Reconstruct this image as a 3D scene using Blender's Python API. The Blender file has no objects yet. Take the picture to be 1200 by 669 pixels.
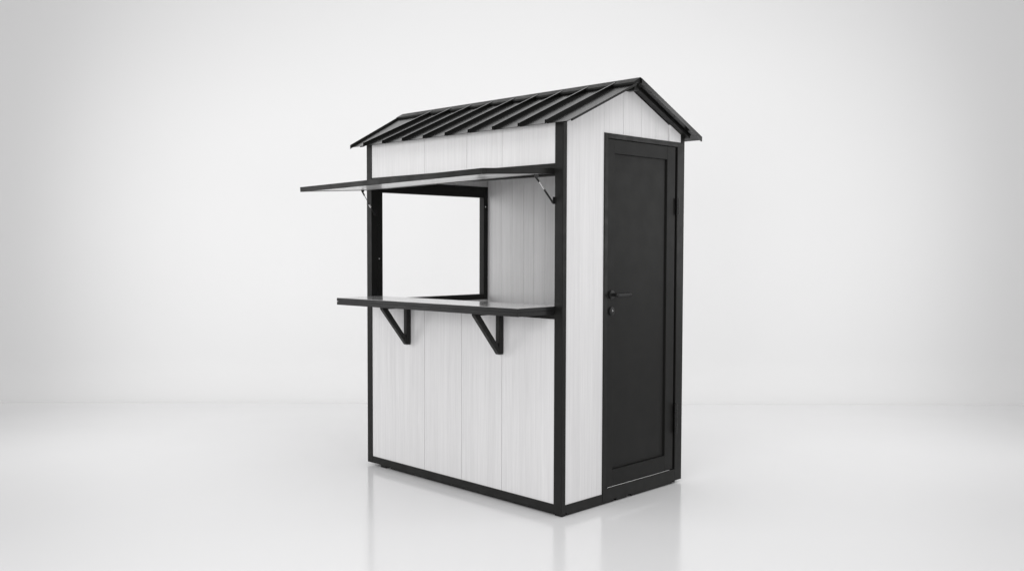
import bpy, bmesh, math, random
from mathutils import Vector, Matrix
random.seed(7)
S = bpy.context.scene
COL = S.collection

# ------------------------------------------------------------ camera
YAW, PITCH, ROLL = 0.7846, -0.0429, 0.0027
cam_d = bpy.data.cameras.new("camera")
cam_d.sensor_width = 36.0
cam_d.lens = 36.0 * 1095.63 / 1200.0
cam_d.clip_end = 200
cam = bpy.data.objects.new("camera", cam_d)
COL.objects.link(cam)
fw = Vector((-math.sin(YAW) * math.cos(PITCH), math.cos(YAW) * math.cos(PITCH), math.sin(PITCH)))
rt = fw.cross(Vector((0, 0, 1))).normalized()
up = rt.cross(fw)
r2 = rt * math.cos(ROLL) + up * math.sin(ROLL)
u2 = -rt * math.sin(ROLL) + up * math.cos(ROLL)
CAM = Vector((3.4842, -3.8884, 1.5157))
m = Matrix((r2, u2, -fw)).transposed().to_4x4()
m.translation = CAM
cam.matrix_world = m
S.camera = cam

# ------------------------------------------------------------ world, exposure
w = bpy.data.worlds.new("World"); S.world = w; w.use_nodes = True
bg = w.node_tree.nodes["Background"]
bg.inputs[0].default_value = (0.99, 0.982, 0.985, 1)
bg.inputs[1].default_value = 0.478
S.view_settings.view_transform = 'Standard'
S.view_settings.look = 'None'
S.view_settings.exposure = 0.0
S.view_settings.gamma = 1.0

# ------------------------------------------------------------ studio lamps
HF = Vector((-math.sin(YAW), math.cos(YAW), 0))      # horizontal view direction
HR = Vector((math.cos(YAW), math.sin(YAW), 0))       # horizontal right
FLOOR = -0.018

def stage(right, depth, z):
    p = CAM + HR * right + HF * depth
    return Vector((p.x, p.y, z))

def area(name, loc, target, sx, sy, power, col=(1, 1, 1), spread=180):
    d = bpy.data.lights.new(name, 'AREA'); d.shape = 'RECTANGLE'
    d.size = sx; d.size_y = sy; d.energy = power; d.color = col
    d.spread = math.radians(spread)
    o = bpy.data.objects.new(name, d); COL.objects.link(o)
    o.location = loc
    o.rotation_euler = (Vector(target) - Vector(loc)).to_track_quat('-Z', 'Y').to_euler()
    return o

area("overhead_softbox", stage(0.2, 4.4, 5.2), stage(0.1, 5.4, 0), 5.0, 3.0, 107)
area("key_softbox", stage(-2.6, -0.4, 2.3), stage(0.0, 5.8, 1.2), 3.0, 2.4, 125)
area("fill_softbox", stage(3.6, -0.2, 2.4), stage(0.2, 5.8, 1.1), 2.4, 2.4, 62)
area("backdrop_wash", stage(0.0, 6.3, 4.9), stage(0.0, 9.2, 1.4), 2.6, 0.6, 11)
area("backdrop_flood_left", stage(-4.9, 6.0, 2.0), stage(0.1, 9.2, 1.5), 1.2, 2.0, 27.2, spread=115)
area("backdrop_flood_right", stage(4.9, 6.0, 2.0), stage(-0.1, 9.2, 1.5), 1.2, 2.0, 23.6, spread=115)

# ------------------------------------------------------------ materials
def mat(name, col, rough=0.5, spec=0.5, metal=0.0):
    mt = bpy.data.materials.new(name); mt.use_nodes = True
    b = mt.node_tree.nodes["Principled BSDF"]
    b.inputs["Base Color"].default_value = (*col, 1)
    b.inputs["Roughness"].default_value = rough
    b.inputs["Specular IOR Level"].default_value = spec
    b.inputs["Metallic"].default_value = metal
    return mt, mt.node_tree, b

def nd(nt, kind, **kw):
    n = nt.nodes.new(kind)
    for k, v in kw.items(): setattr(n, k, v)
    return n

def uneven(nt, b, scale, lo, hi, bump=0.0, detail=3, stretch=(1, 1, 1)):
    """noise-driven roughness, with an optional light bump"""
    tc = nd(nt, "ShaderNodeTexCoord"); mp = nd(nt, "ShaderNodeMapping")
    mp.inputs["Scale"].default_value = stretch
    nz = nd(nt, "ShaderNodeTexNoise"); nz.inputs["Scale"].default_value = scale
    nz.inputs["Detail"].default_value = detail
    mr = nd(nt, "ShaderNodeMapRange")
    mr.inputs["From Min"].default_value = 0.3; mr.inputs["From Max"].default_value = 0.7
    mr.inputs["To Min"].default_value = lo; mr.inputs["To Max"].default_value = hi
    L = nt.links.new
    L(tc.outputs["Object"], mp.inputs["Vector"]); L(mp.outputs["Vector"], nz.inputs["Vector"])
    L(nz.outputs["Fac"], mr.inputs["Value"]); L(mr.outputs["Result"], b.inputs["Roughness"])
    if bump:
        bp = nd(nt, "ShaderNodeBump"); bp.inputs["Strength"].default_value = bump
        bp.inputs["Distance"].default_value = 0.002
        L(nz.outputs["Fac"], bp.inputs["Height"]); L(bp.outputs["Normal"], b.inputs["Normal"])

BLACK, nt, b = mat("black_powder_coated_steel", (0.0085, 0.0085, 0.0078), 0.42, 0.24)
uneven(nt, b, 14, 0.36, 0.50, 0.06)
DOORM, nt, b = mat("anthracite_door_paint", (0.0105, 0.0105, 0.0099), 0.5, 0.2)
uneven(nt, b, 9, 0.47, 0.53, 0.05)
ROOFM, nt, b = mat("black_roof_sheet", (0.0024, 0.0024, 0.0020), 0.22, 0.50)
uneven(nt, b, 3, 0.17, 0.25, 0.03)
EDGE, nt, b = mat("black_edge_banding", (0.009, 0.009, 0.009), 0.38, 0.35)
uneven(nt, b, 9, 0.28, 0.5, 0.0, 4, (1, 1, 12))
HARDW, nt, b = mat("black_hardware", (0.008, 0.008, 0.008), 0.40, 0.35)
CHROME, nt, b = mat("polished_steel", (0.78, 0.78, 0.78), 0.18, 0.5, 1.0)
RUBBER, nt, b = mat("black_rubber", (0.012, 0.012, 0.012), 0.7, 0.3)
LAMIN, nt, b = mat("white_laminate", (0.52, 0.52, 0.52), 0.10, 0.5)
uneven(nt, b, 6, 0.07, 0.14)
UNDER, nt, b = mat("white_flap_lining", (0.70, 0.70, 0.695), 0.22, 0.45)
uneven(nt, b, 6, 0.18, 0.28)
DARKIN, nt, b = mat("panel_core", (0.52, 0.52, 0.51), 0.8, 0.2)
SOFFIT, nt, b = mat("grey_soffit_board", (0.55, 0.55, 0.54), 0.7, 0.3)

def panel_material(name, base, lo):
    """white faced sandwich panel: fine irregular vertical pinstripes, no two alike"""
    mt, nt, b = mat(name, base, 0.42, 0.4)
    L = nt.links.new
    tc = nd(nt, "ShaderNodeTexCoord"); sp = nd(nt, "ShaderNodeSeparateXYZ")
    L(tc.outputs["Object"], sp.inputs[0])
    add = nd(nt, "ShaderNodeMath", operation='ADD')
    L(sp.outputs["X"], add.inputs[0]); L(sp.outputs["Y"], add.inputs[1])
    zs = nd(nt, "ShaderNodeMath", operation='MULTIPLY'); L(sp.outputs["Z"], zs.inputs[0])
    zs.inputs[1].default_value = 0.02
    cb = nd(nt, "ShaderNodeCombineXYZ"); L(add.outputs[0], cb.inputs["X"]); L(zs.outputs[0], cb.inputs["Y"])
    def noise(scale, detail, rough):
        n = nd(nt, "ShaderNodeTexNoise"); n.inputs["Scale"].default_value = scale
        n.inputs["Detail"].default_value = detail; n.inputs["Roughness"].default_value = rough
        L(cb.outputs[0], n.inputs["Vector"]); return n
    fine, mid, broad = noise(170, 4, .7), noise(46, 2, .6), noise(7, 1, .5)
    def mrange(n, a, bb, c, d):
        r = nd(nt, "ShaderNodeMapRange")
        for k, v in zip(("From Min", "From Max", "To Min", "To Max"), (a, bb, c, d)): r.inputs[k].default_value = v
        L(n.outputs["Fac"], r.inputs["Value"]); return r
    f1 = mrange(fine, .3, .7, lo, 1.0)
    f2 = mrange(mid, .35, .65, 1 - (1 - lo) * .7, 1.0)
    f3 = mrange(broad, .35, .65, 1 - (1 - lo) * .35, 1.0)
    m1 = nd(nt, "ShaderNodeMath", operation='MULTIPLY'); L(f1.outputs[0], m1.inputs[0]); L(f2.outputs[0], m1.inputs[1])
    m2 = nd(nt, "ShaderNodeMath", operation='MULTIPLY'); L(m1.outputs[0], m2.inputs[0]); L(f3.outputs[0], m2.inputs[1])
    mx = nd(nt, "ShaderNodeMix", data_type='RGBA')
    mx.inputs["A"].default_value = (0, 0, 0, 1); mx.inputs["B"].default_value = (*base, 1)
    L(m2.outputs[0], mx.inputs["Factor"]); L(mx.outputs["Result"], b.inputs["Base Color"])
    bp = nd(nt, "ShaderNodeBump"); bp.inputs["Strength"].default_value = 0.35; bp.inputs["Distance"].default_value = 0.0015
    ad = nd(nt, "ShaderNodeMath", operation='ADD'); L(fine.outputs["Fac"], ad.inputs[0]); L(mid.outputs["Fac"], ad.inputs[1])
    L(ad.outputs[0], bp.inputs["Height"]); L(bp.outputs["Normal"], b.inputs["Normal"])
    return mt
PANEL = panel_material("white_ribbed_wall_panel", (0.84, 0.834, 0.838), 0.902)

FLOORM, nt, b = mat("gloss_white_studio_floor", (0.84, 0.84, 0.845), 0.2, 0.5)
uneven(nt, b, 0.9, 0.11, 0.18, 0.0, 4)
WALLM, nt, b = mat("matt_white_studio_wall", (0.84, 0.84, 0.84), 0.85, 0.2)
uneven(nt, b, 1.2, 0.8, 0.9, 0.05, 4)

# ------------------------------------------------------------ mesh helpers
def box(bm, x0, x1, y0, y1, z0, z1, bev=0.0015, mtx=None):
    t = bmesh.new()
    vs = [t.verts.new((x, y, z)) for x in (x0, x1) for y in (y0, y1) for z in (z0, z1)]
    for f in ((0, 1, 3, 2), (4, 6, 7, 5), (0, 4, 5, 1), (2, 3, 7, 6), (0, 2, 6, 4), (1, 5, 7, 3)):
        t.faces.new([vs[i] for i in f])
    merge(bm, t, bev, mtx)

def merge(bm, t, bev=0.0, mtx=None):
    bmesh.ops.recalc_face_normals(t, faces=t.faces)
    if bev > 0:
        bmesh.ops.bevel(t, geom=list(t.edges), offset=bev, segments=2, profile=0.7, affect='EDGES')
    if mtx is not None: bmesh.ops.transform(t, matrix=mtx, verts=t.verts)
    me = bpy.data.meshes.new("tmp"); t.to_mesh(me); t.free()
    bm.from_mesh(me); bpy.data.meshes.remove(me)

def prism(bm, pts, axis, a0, a1, bev=0.0015):
    """extrude a 2-D outline; axis 'x': pts are (y,z); axis 'y': pts are (x,z)"""
    t = bmesh.new()
    def P(p, a): return (a, p[0], p[1]) if axis == 'x' else (p[0], a, p[1])
    lo = [t.verts.new(P(p, a0)) for p in pts]; hi = [t.verts.new(P(p, a1)) for p in pts]
    n = len(pts)
    t.faces.new(lo); t.faces.new(hi[::-1])
    for i in range(n): t.faces.new((lo[i], hi[i], hi[(i + 1) % n], lo[(i + 1) % n]))
    merge(bm, t, bev)

def tube(bm, p, q, r, seg=16, r1=None):
    p, q = Vector(p), Vector(q); d = q - p
    t = bmesh.new()
    bmesh.ops.create_cone(t, cap_ends=True, segments=seg, radius1=r, radius2=r if r1 is None else r1, depth=d.length)
    mtx = Matrix.Translation((p + q) / 2) @ d.to_track_quat('Z', 'Y').to_matrix().to_4x4()
    merge(bm, t, 0, mtx)

def ball(bm, c, r, sc=(1, 1, 1)):
    t = bmesh.new(); bmesh.ops.create_uvsphere(t, u_segments=16, v_segments=10, radius=r)
    merge(bm, t, 0, Matrix.Translation(c) @ Matrix.Diagonal((*sc, 1)))

def obj(name, bm, material, parent=None, smooth=False):
    me = bpy.data.meshes.new(name); bm.to_mesh(me); bm.free()
    me.materials.append(material)
    if smooth:
        me.polygons.foreach_set("use_smooth", [True] * len(me.polygons))
        me.set_sharp_from_angle(angle=math.radians(40))
    o = bpy.data.objects.new(name, me); COL.objects.link(o)
    if parent is not None: o.parent = parent
    return o

# ------------------------------------------------------------ setting: floor and cove backdrop
def struct(o): o["kind"] = "structure"; return o
SEAM = 9.02
bm = bmesh.new()
q = [bm.verts.new(stage(a, d, FLOOR)) for a, d in ((-14, -7), (14, -7), (14, SEAM), (-14, SEAM))]
bm.faces.new(q); bmesh.ops.recalc_face_normals(bm, faces=bm.faces)
struct(obj("floor", bm, FLOORM))
bm = bmesh.new()
prof = []
RC = 0.42
for i in range(13):
    a = math.radians(90 * i / 12)
    prof.append((SEAM + RC * math.sin(a), FLOOR + 0.0005 + RC * (1 - math.cos(a))))
dl = prof[-1][0]
prof.append((dl, 7.0))
rows = []
for s in (-14, 14): rows.append([bm.verts.new(stage(s, d, z)) for d, z in prof])
for i in range(len(prof) - 1): bm.faces.new((rows[0][i], rows[1][i], rows[1][i + 1], rows[0][i + 1]))
bmesh.ops.recalc_face_normals(bm, faces=bm.faces)
struct(obj("wall", bm, WALLM, smooth=True))

# ------------------------------------------------------------ kiosk
W, D = 1.8235, 1.168
kiosk = bpy.data.objects.new("vending_kiosk", None); COL.objects.link(kiosk)
kiosk.location = (-W / 2, D / 2, FLOOR)
kiosk["label"] = "white panelled vending kiosk with black metal frame, gable roof and open serving hatch"
kiosk["category"] = "kiosk"
OFF = Matrix.Translation(-Vector(kiosk.location))
def part(name, bm, material, parent=None, smooth=False, label=None):
    """a part, or a sub-part when a parent part is given; geometry is in kiosk plan coordinates"""
    if parent is None: bmesh.ops.transform(bm, matrix=OFF, verts=bm.verts); parent = kiosk
    else: bmesh.ops.transform(bm, matrix=OFF, verts=bm.verts)
    o = obj(name, bm, material, parent, smooth)
    if label: o["label"] = label
    return o

RY = 0.5825                       # ridge line
EZ, SL = 2.192, 0.457             # eave height, slope
EY0, EY1 = -0.06, 1.225
XR, XL = 0.085, -1.927
def sheet(y):                     # height of the flats of the roof sheet
    return EZ + SL * ((y - EY0) if y <= RY else (EY1 - y))
def under(y): return sheet(y) - 0.0195

# posts
for (x0, x1, y0, y1) in ((-.061, 0, 0, .034), (-W, -1.771, 0, .05), (-.05, 0, 1.093, D), (-W, -1.771, D - .05, D)):
    bm = bmesh.new(); box(bm, x0, x1, y0, y1, 0, min(sheet(y0), sheet(y1)) - .004, .0035)
    part("post", bm, BLACK)

# rails between the posts
def rail(x0, x1, y0, y1, z0, z1):
    bm = bmesh.new(); box(bm, x0, x1, y0, y1, z0, z1, .002); return part("rail", bm, BLACK)
rail(-1.7705, -.0615, .001, .04, .001, .046)            # front, bottom
rail(-1.7705, -.0615, .0012, .036, 1.905, 1.975)        # front, over the hatch
rail(-1.7705, -.0615, .0012, .036, 1.100, 1.1265)       # front, under the counter
rail(-.038, -.0012, .0345, 1.0925, .001, .046)          # door side, bottom
rail(-1.7705, -.0505, D - .04, D - .001, .001, .046)    # rear, bottom
rail(-W + .001, -W + .04, .0505, D - .0505, .001, .046) # hatch side, bottom

# wall panels: planks with fine open joints over a darker core
def front_wall(y_face, thick, x0, x1, z0, z1, seams, gap):
    bm = bmesh.new(); xs = [x0] + list(seams) + [x1]
    for i in range(len(xs) - 1):
        box(bm, xs[i] + (gap / 2 if i else 0), xs[i + 1] - (gap / 2 if i < len(xs) - 2 else 0),
            min(y_face, y_face + thick), max(y_face, y_face + thick), z0, z1, .0008)
    return bm
def core(o, x0, x1, y0, y1, z0, z1):
    bm = bmesh.new(); box(bm, x0, x1, y0, y1, z0, z1, 0); return part("panel_core", bm, DARKIN, o)

p = part("wall_panel", front_wall(.006, .013, -1.7705, -.0615, .0465, 1.0995, (-1.21, -.849, -.489), .0032), PANEL)
core(p, -1.7705, -.0615, .0192, .038, .0465, 1.0995)
p = part("wall_panel", front_wall(.006, .013, -1.7705, -.0615, 1.9755, 2.212, (-1.204, -.80, -.49), .0028), PANEL)
core(p, -1.7705, -.0615, .0192, .034, 1.9755, 2.212)
# rear wall: outer skin and grooved inner skin
p = part("wall_panel", front_wall(D - .006, -.012, -1.7705, -.0505, .0465, 2.192, (-1.47, -1.11, -.75, -.39), .0022), PANEL)
core(p, -1.7705, -.0505, D - .034, D - .0182, .0465, 2.192)
inner = [-1.735, -1.62, -1.505, -1.385, -1.279, -1.165] + [-1.165 + .1135 * i for i in range(1, 10)]
part("wall_panel", front_wall(D - .049, -.011, -1.7705, -.0505, .0465, 2.33, inner, .0016), PANEL)

# hatch side wall (x = -W): parapet, panel over the opening, gable
bm = bmesh.new()
ys = [.0505, .41, .77, D - .0505]
for i in range(3): box(bm, -W + .005, -W + .045, ys[i] + .001, ys[i + 1] - .001, .0465, 1.098, .0008)
part("wall_panel", bm, PANEL)
def gable(bm, x0, x1, cuts, zb):
    for i in range(len(cuts) - 1):
        a, c = cuts[i] + (.0011 if i else 0), cuts[i + 1] - (.0011 if i < len(cuts) - 2 else 0)
        top = [(c, under(c))]
        if a < RY < c: top.append((RY, under(RY)))
        top.append((a, under(a)))
        prism(bm, [(a, zb), (c, zb)] + top, 'x', x0, x1, .0008)
bm = bmesh.new(); gable(bm, -W + .005, -W + .045, [.0505, .41, .77, D - .0505], 1.9635)
part("wall_panel", bm, PANEL)
# door side wall: strip beside the door, gable over it, corner piece
bm = bmesh.new(); gable(bm, -.03, -.0055, [.0345, .3625], .0465)
part("wall_panel", bm, PANEL)
bm = bmesh.new(); gable(bm, -.03, -.0065, [.3645, .545, .72, .868, 1.0], 2.1725)
part("wall_panel", bm, PANEL)
bm = bmesh.new(); gable(bm, -.03, .004, [1.0015, 1.118], 2.1725)
part("wall_panel", bm, PANEL)

# interior floor
bm = bmesh.new(); box(bm, -W + .041, -.039, .041, D - .046, .02, .05, 0); part("interior_floor", bm, SOFFIT)

# open hatch in the end wall: black frame
hf = bmesh.new()
box(hf, -W + .003, -1.772, .0515, .097, 1.0995, 1.962, .002)
box(hf, -W + .003, -1.772, 1.066, D - .0515, 1.0995, 1.962, .002)
box(hf, -W + .004, -1.773, .0975, 1.0655, 1.880, 1.9615, .002)
box(hf, -W + .004, -1.773, .0975, 1.0655, 1.1, 1.139, .002)
hfo = part("hatch_frame", hf, BLACK)
for (y, z) in ((.066, 1.42), (.066, 1.66), (.066, 1.66), (1.082, 1.81)):
    bm = bmesh.new(); tube(bm, (-1.7725, y, z), (-1.769, y, z), .005, 10); part("screw", bm, CHROME, hfo)

# ------------------------------------------------------------ roof
RH, RB, RT = .022, .0165, .0145      # rib height, foot and crest width
PITCHX = .212
def sheet_profile():
    pr = [(XL, 0)]
    k = -1
    while True:
        xe = -1.553 + PITCHX * k     # right foot of the rib
        if xe > XR - .03: break
        x0 = xe - RB
        pr += [(x0, 0), (x0 + (RB - RT) / 2, RH), (xe - (RB - RT) / 2, RH), (xe, 0)]
        k += 1
    x0 = -1.553 + PITCHX * k - RB
    pr.append((XR, 0))
    return pr
def roof_sheet(side):
    bm = bmesh.new(); pr = sheet_profile()
    rows = []
    for t, rib in ((0, 1), (1, 1), (1.004, 0), (1.05, 0)):
        if side == 'front': y = EY0 + (RY - .034 - EY0) * t
        else: y = EY1 + (RY + .030 - EY1) * t
        row = []
        for i, (x, h) in enumerate(pr):
            xx = x - (.222 * t if i == 0 else 0)
            row.append(bm.verts.new((xx, y, sheet(y) + h * rib)))
        rows.append(row)
    fs = []
    for j in range(3):
        for i in range(len(pr) - 1):
            fs.append(bm.faces.new((rows[j][i], rows[j][i + 1], rows[j + 1][i + 1], rows[j + 1][i])))
    bmesh.ops.recalc_face_normals(bm, faces=bm.faces)
    if sum(f.normal.z for f in bm.faces) < 0: bmesh.ops.reverse_faces(bm, faces=list(bm.faces))
    bmesh.ops.solidify(bm, geom=list(bm.faces), thickness=.0025)
    return bm
roof = part("roof", roof_sheet('front'), ROOFM)
part("roof_sheet", roof_sheet('back'), ROOFM, roof)
# ridge cap, sitting on the ribs, hemmed lips
bm = bmesh.new()
cz = sheet(RY) + .022
cw, lip = .062, .010
def capz(d, b): return cz - (.54 if b < 0 else SL) * d
pts = [(RY, cz), (RY + cw, capz(cw, 1)), (RY + cw, capz(cw, 1) - .012), (RY + cw - .002, capz(cw, 1) - .012),
       (RY + cw - .002, capz(cw, 1) - .0025), (RY, cz - .003), (RY - cw + .002, capz(cw, -1) - .0025), (RY - cw + .002, capz(cw, -1) - lip),
       (RY - cw, capz(cw, -1) - lip), (RY - cw, capz(cw, -1))]
prism(bm, pts, 'x', -2.160, XR + .003, 0)
part("ridge_cap", bm, BLACK, roof)
# rake bars under the sheet ends, ridge beam, eave purlins
def slope_bar(bm, x0, x1, ya, yb, dz0, dz1):
    prism(bm, [(ya, sheet(ya) + dz0), (yb, sheet(yb) + dz0), (yb, sheet(yb) + dz1), (ya, sheet(ya) + dz1)], 'x', x0, x1, .0012)
for xa, xb in ((.002, .042), (-W - .042, -W - .002)):
    for ya, yb in ((-.025, RY - .022), (RY + .022, 1.168)):
        bm = bmesh.new(); slope_bar(bm, xa, xb, ya, yb, -.018, -.003); part("rake_bar", bm, BLACK, roof)
bm = bmesh.new()
slope_bar(bm, XR - .012, XR, -.02, RY - .03, -.015, -.002)
part("edge_trim", bm, BLACK, roof)
bm = bmesh.new(); slope_bar(bm, XR + .0005, XR + .010, RY + .004, 1.224, -.012, .018)
part("edge_trim", bm, ROOFM, roof)
# foam filler under the ridge cap
bm = bmesh.new()
prism(bm, [(RY - .054, sheet(RY - .054) - .004), (RY, sheet(RY) - .008), (RY + .054, sheet(RY + .054) - .004), (RY + .054, capz(.054, 1) - .006),
           (RY, cz - .006), (RY - .054, capz(.054, -1) - .006)], 'x', -2.156, XR - .002, 0)
part("ridge_filler", bm, RUBBER, roof)
# raised hem along the outer end of the sheets, which runs a little out of square
bm = bmesh.new()
for dx0, dx1, dza, dzb in ((-.003, .004, -.010, .016),):
    t_ = bmesh.new(); A, B = (XL, EY0 - .002), (XL - .225, RY - .045)
    v = []
    for (x, y) in (A, B):
        for dx in (dx0, dx1):
            for dz in (dza, dzb): v.append(t_.verts.new((x + dx, y, sheet(y) + dz)))
    for f in ((0, 1, 3, 2), (4, 6, 7, 5), (0, 4, 5, 1), (2, 3, 7, 6), (0, 2, 6, 4), (1, 5, 7, 3)): t_.faces.new([v[i] for i in f])
    merge(bm, t_, .001)
part("edge_trim", bm, BLACK, roof)
bm = bmesh.new()
box(bm, -W - .04, .058, RY - .02, RY + .02, sheet(RY) - .052, sheet(RY) - .010, .002)
part("ridge_beam", bm, BLACK, roof)
# soffit lining inside
for ya, yb in ((.036, RY - .021), (RY + .021, D - .036)):
    bm = bmesh.new(); slope_bar(bm, -W + .046, -.031, ya, yb, -.022, -.008); part("roof_lining", bm, SOFFIT, roof)

# ------------------------------------------------------------ flap over the counter (slightly drooping and out of level)
FX0, FX1, FD = -1.790, -.064, .548
H0 = Vector((-.064, -.006, 1.917))
def flap_mtx():
    roll = Matrix.Rotation(math.radians(-0.92), 4, 'Y')      # left end hangs lower
    tilt = Matrix.Rotation(math.radians(3.4), 4, 'X')
    return Matrix.Translation(H0) @ roll @ tilt
FM = flap_mtx(); FW = FX1 - FX0
def fbox(bm, x0, x1, y0, y1, z0, z1, bev=.0015): box(bm, x0, x1, y0, y1, z0, z1, bev, FM)
bm = bmesh.new()
fbox(bm, -FW, 0, -FD, -FD + .028, 0, .031)
fbox(bm, -.028, 0, -FD + .0285, -.0285, .0005, .031)
fbox(bm, -FW, -FW + .028, -FD + .0285, -.0285, .0005, .031)
fbox(bm, -FW, 0, -.028, 0, 0, .031)
flap = part("flap", bm, BLACK)
bm = bmesh.new(); fbox(bm, -FW + .0285, -.0285, -FD + .0288, -.0288, .003, .027, .0005)
part("flap_panel", bm, UNDER, flap)
bm = bmesh.new(); fbox(bm, -.0015, .0008, -FD + .03, -FD + .034, .006, .027, .0003)
part("weld_seam", bm, HARDW, flap)
bm = bmesh.new(); fbox(bm, -.052, -.050, -FD - .0006, -FD + .002, .004, .028, .0003)
part("weld_seam", bm, HARDW, flap)
for x in (-.25, -FW / 2, -FW + .25):
    bm = bmesh.new()
    a, c = FM @ Vector((x - .04, .001, .034)), FM @ Vector((x + .04, .001, .034)); tube(bm, a, c, .006, 12)
    part("hinge", bm, HARDW, flap, True)

# gas struts
def strut(top, bot, thick_end, glint):
    top, bot = Vector(top), Vector(bot); d = bot - top
    bm = bmesh.new()
    tube(bm, top + d * .50, bot, .0055 if thick_end else .004, 14)
    s = part("gas_strut", bm, HARDW, None, True)
    bm = bmesh.new(); tube(bm, top + d * .10, top + d * .52, .0028 if thick_end else .002, 10)
    part("piston_rod", bm, CHROME if glint else HARDW, s, True)
    for c, r in ((top + Vector((0, .004, .006)), .008), (bot, .007)):
        bm = bmesh.new(); ball(bm, c, r); part("ball_joint", bm, CHROME if thick_end and c.z > 1.85 else HARDW, s, True)
    bm = bmesh.new(); tube(bm, top, top + d * .20, .0065 if thick_end else .0055, 12, .005)
    part("end_fitting", bm, HARDW, s, True)
    bm = bmesh.new(); box(bm, bot.x + (.004 if thick_end else -.008), bot.x + (.008 if thick_end else -.004), bot.y - .004, bot.y + .024, bot.z - .010, bot.z + .030, .001)
    part("bracket_plate", bm, HARDW, s)
    bm = bmesh.new(); prism(bm, [(top.y - .018, top.z + .012), (top.y + .020, top.z + .012), (top.y + .006, top.z - .012), (top.y - .004, top.z - .012)], 'x', top.x + .006, top.x + .009, .0005)
    part("bracket_plate", bm, HARDW, s)
    return s
strut((-.082, -.135, 1.894), (-.070, -.008, 1.757), True, True)
s2 = strut((-1.752, -.092, 1.882), (-1.764, .022, 1.727), False, False)
bm = bmesh.new(); a, c = Vector((-1.752, -.092, 1.882)), Vector((-1.764, .022, 1.727)); tube(bm, a + (c - a) * .58, a + (c - a) * .70, .0062, 12)
part("glint_band", bm, CHROME, s2, True)  # bright metal band put in for the glint on the dark strut

# ------------------------------------------------------------ counter
CM = Matrix.Translation((-.058, 0, 1.128)) @ Matrix.Rotation(math.radians(-0.40), 4, 'Y')
CL = 1.70
bm = bmesh.new()
box(bm, -CL, 0, -.296, -.0015, .0000, .0208, .0015, CM)
box(bm, -CL, 0, -.2965, -.0015, .0240, .0445, .0015, CM)
box(bm, -CL + .005, -.005, -.290, -.004, .020, .025, 0, CM)
box(bm, -CL + .001, -.0045, -.001, .045, .0005, .044, .001, CM)
counter = part("counter", bm, EDGE)
bm = bmesh.new(); box(bm, -CL + .002, -.002, -.2945, .044, .0448, .0468, .0004, CM)
part("countertop", bm, LAMIN, counter)
for bx, zf in ((-1.374, .860), (-.500, .868)):
    w_ = .031
    ztop = 1.1275 + (bx + .058) * .007 - .001
    bm = bmesh.new()
    box(bm, bx, bx + w_, -.034, -.001, zf, ztop, .0018)
    box(bm, bx + .0005, bx + w_ - .0005, -.228, -.0345, ztop - .016, ztop, .0018)
    br = part("bracket", bm, BLACK, counter)
    bm = bmesh.new()
    # diagonal tube from the foot of the upright to the front of the arm
    y0, z0, y1, z1 = -.020, zf, -.222, ztop - .014
    d = Vector((0, y1 - y0, z1 - z0)); n = Vector((0, -d.z, d.y)).normalized() * .016
    ax = d.normalized()
    A = Vector((0, y0, z0)); B = Vector((0, y1, z1))
    pts = [(A.y - .014, A.z), (-.0345, A.z + .047), (B.y + .036, B.z - .002), (B.y - .006, B.z - .002)]
    prism(bm, pts, 'x', bx + .001, bx + w_ - .001, .0015)
    part("brace", bm, BLACK, counter)

# ------------------------------------------------------------ door
bm = bmesh.new()
box(bm, -.045, .002, .3632, .3935, .0465, 2.172, .0015)
box(bm, -.045, .0015, .394, 1.0925, 2.1425, 2.1718, .0015)
box(bm, -.036, .0006, .3632, 1.0915, .0005, .0755, .0015)
part("door_frame", bm, BLACK)
DX = -.004                                     # outer face of the door leaf
bm = bmesh.new()
y0, y1, z0, z1 = .3965, 1.0735, .081, 2.139
py0, py1, pz0, pz1 = .460, .988, .178, 2.057
box(bm, DX - .038, DX, y0, py0, z0, z1, .0015)
box(bm, DX - .038, DX, py1, y1, z0, z1, .0015)
box(bm, DX - .038, DX - .0003, py0 + .0003, py1 - .0003, z0, pz0, .0015)
box(bm, DX - .038, DX - .0003, py0 + .0003, py1 - .0003, pz1, z1, .0015)
door = part("door", bm, DOORM)
bm = bmesh.new()
box(bm, DX - .034, DX - .013, py0 + .001, py1 - .001, pz0 + .001, pz1 - .001, .001)
part("door_panel", bm, DOORM, door)
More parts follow.
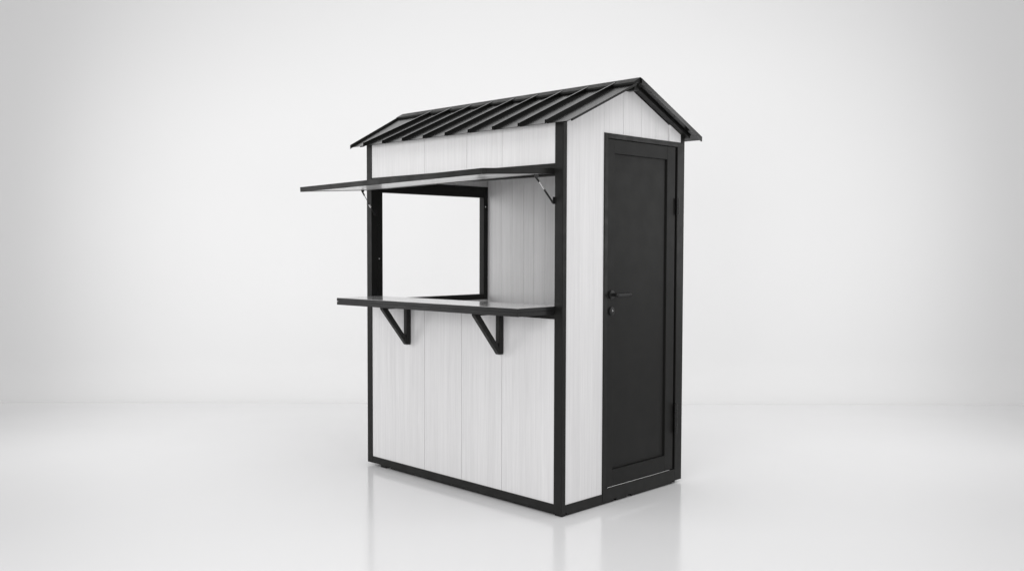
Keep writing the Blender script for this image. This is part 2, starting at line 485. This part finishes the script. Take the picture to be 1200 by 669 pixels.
bm = bmesh.new(); box(bm, DX - .02, DX + .0012, .41, 1.04, .0770, .0790, .0002); part("gap_highlight", bm, CHROME, door)  # polished strip added as the highlight line in the gap under the leaf
# lever handle
hy, hz = .436, 1.226
bm = bmesh.new()
tube(bm, (DX, hy, hz), (DX + .009, hy, hz), .026, 32)
tube(bm, (DX + .009, hy, hz), (DX + .0105, hy, hz), .026, 32, .022)
tube(bm, (DX + .010, hy, hz), (DX + .048, hy, hz), .0095, 20)
ball(bm, (DX + .048, hy, hz), .0125)
tube(bm, (DX + .048, hy, hz), (DX + .050, hy + .118, hz), .0125, 20, .0105)
ball(bm, (DX + .050, hy + .118, hz), .0105)
part("handle", bm, HARDW, door, True)
bm = bmesh.new()
kz = 1.128
tube(bm, (DX, hy, kz), (DX + .009, hy, kz), .025, 32)
tube(bm, (DX + .009, hy, kz), (DX + .0105, hy, kz), .025, 32, .021)
lock = part("lock", bm, HARDW, door, True)
bm = bmesh.new(); tube(bm, (DX + .0095, hy, kz + .004), (DX + .0130, hy, kz + .004), .0034, 20)
part("lock_cylinder", bm, CHROME, door, True)
for zc in (1.765, .455, .355):
    bm = bmesh.new()
    hl = .052 if zc > 1 else .046
    tube(bm, (.011, 1.084, zc - hl), (.011, 1.084, zc - .001), .0105, 16)
    tube(bm, (.011, 1.084, zc + .001), (.011, 1.084, zc + hl), .0105, 16)
    part("hinge", bm, HARDW, door, True)

# ------------------------------------------------------------ runners and feet under the base frame
for (x0, x1, y0, y1) in ((-1.58, -.035, .014, .044), (-.034, -.004, .05, .47), (-.034, -.004, .50, .60), (-.034, -.004, .645, 1.07),
                         (-1.60, -.10, D - .044, D - .014), (-1.815, -1.79, .10, 1.05)):
    bm = bmesh.new(); box(bm, x0, x1, y0, y1, FLOOR + .004, .0008, .001); part("runner", bm, BLACK)
for (fx, fy) in ((-.03, .026), (-1.655, .026), (-1.655, D - .03), (-.05, D - .05)):
    bm = bmesh.new(); box(bm, fx - .03, fx + .024, fy - .016, fy + .018, FLOOR + .0005, .0006, .002); part("foot", bm, RUBBER)
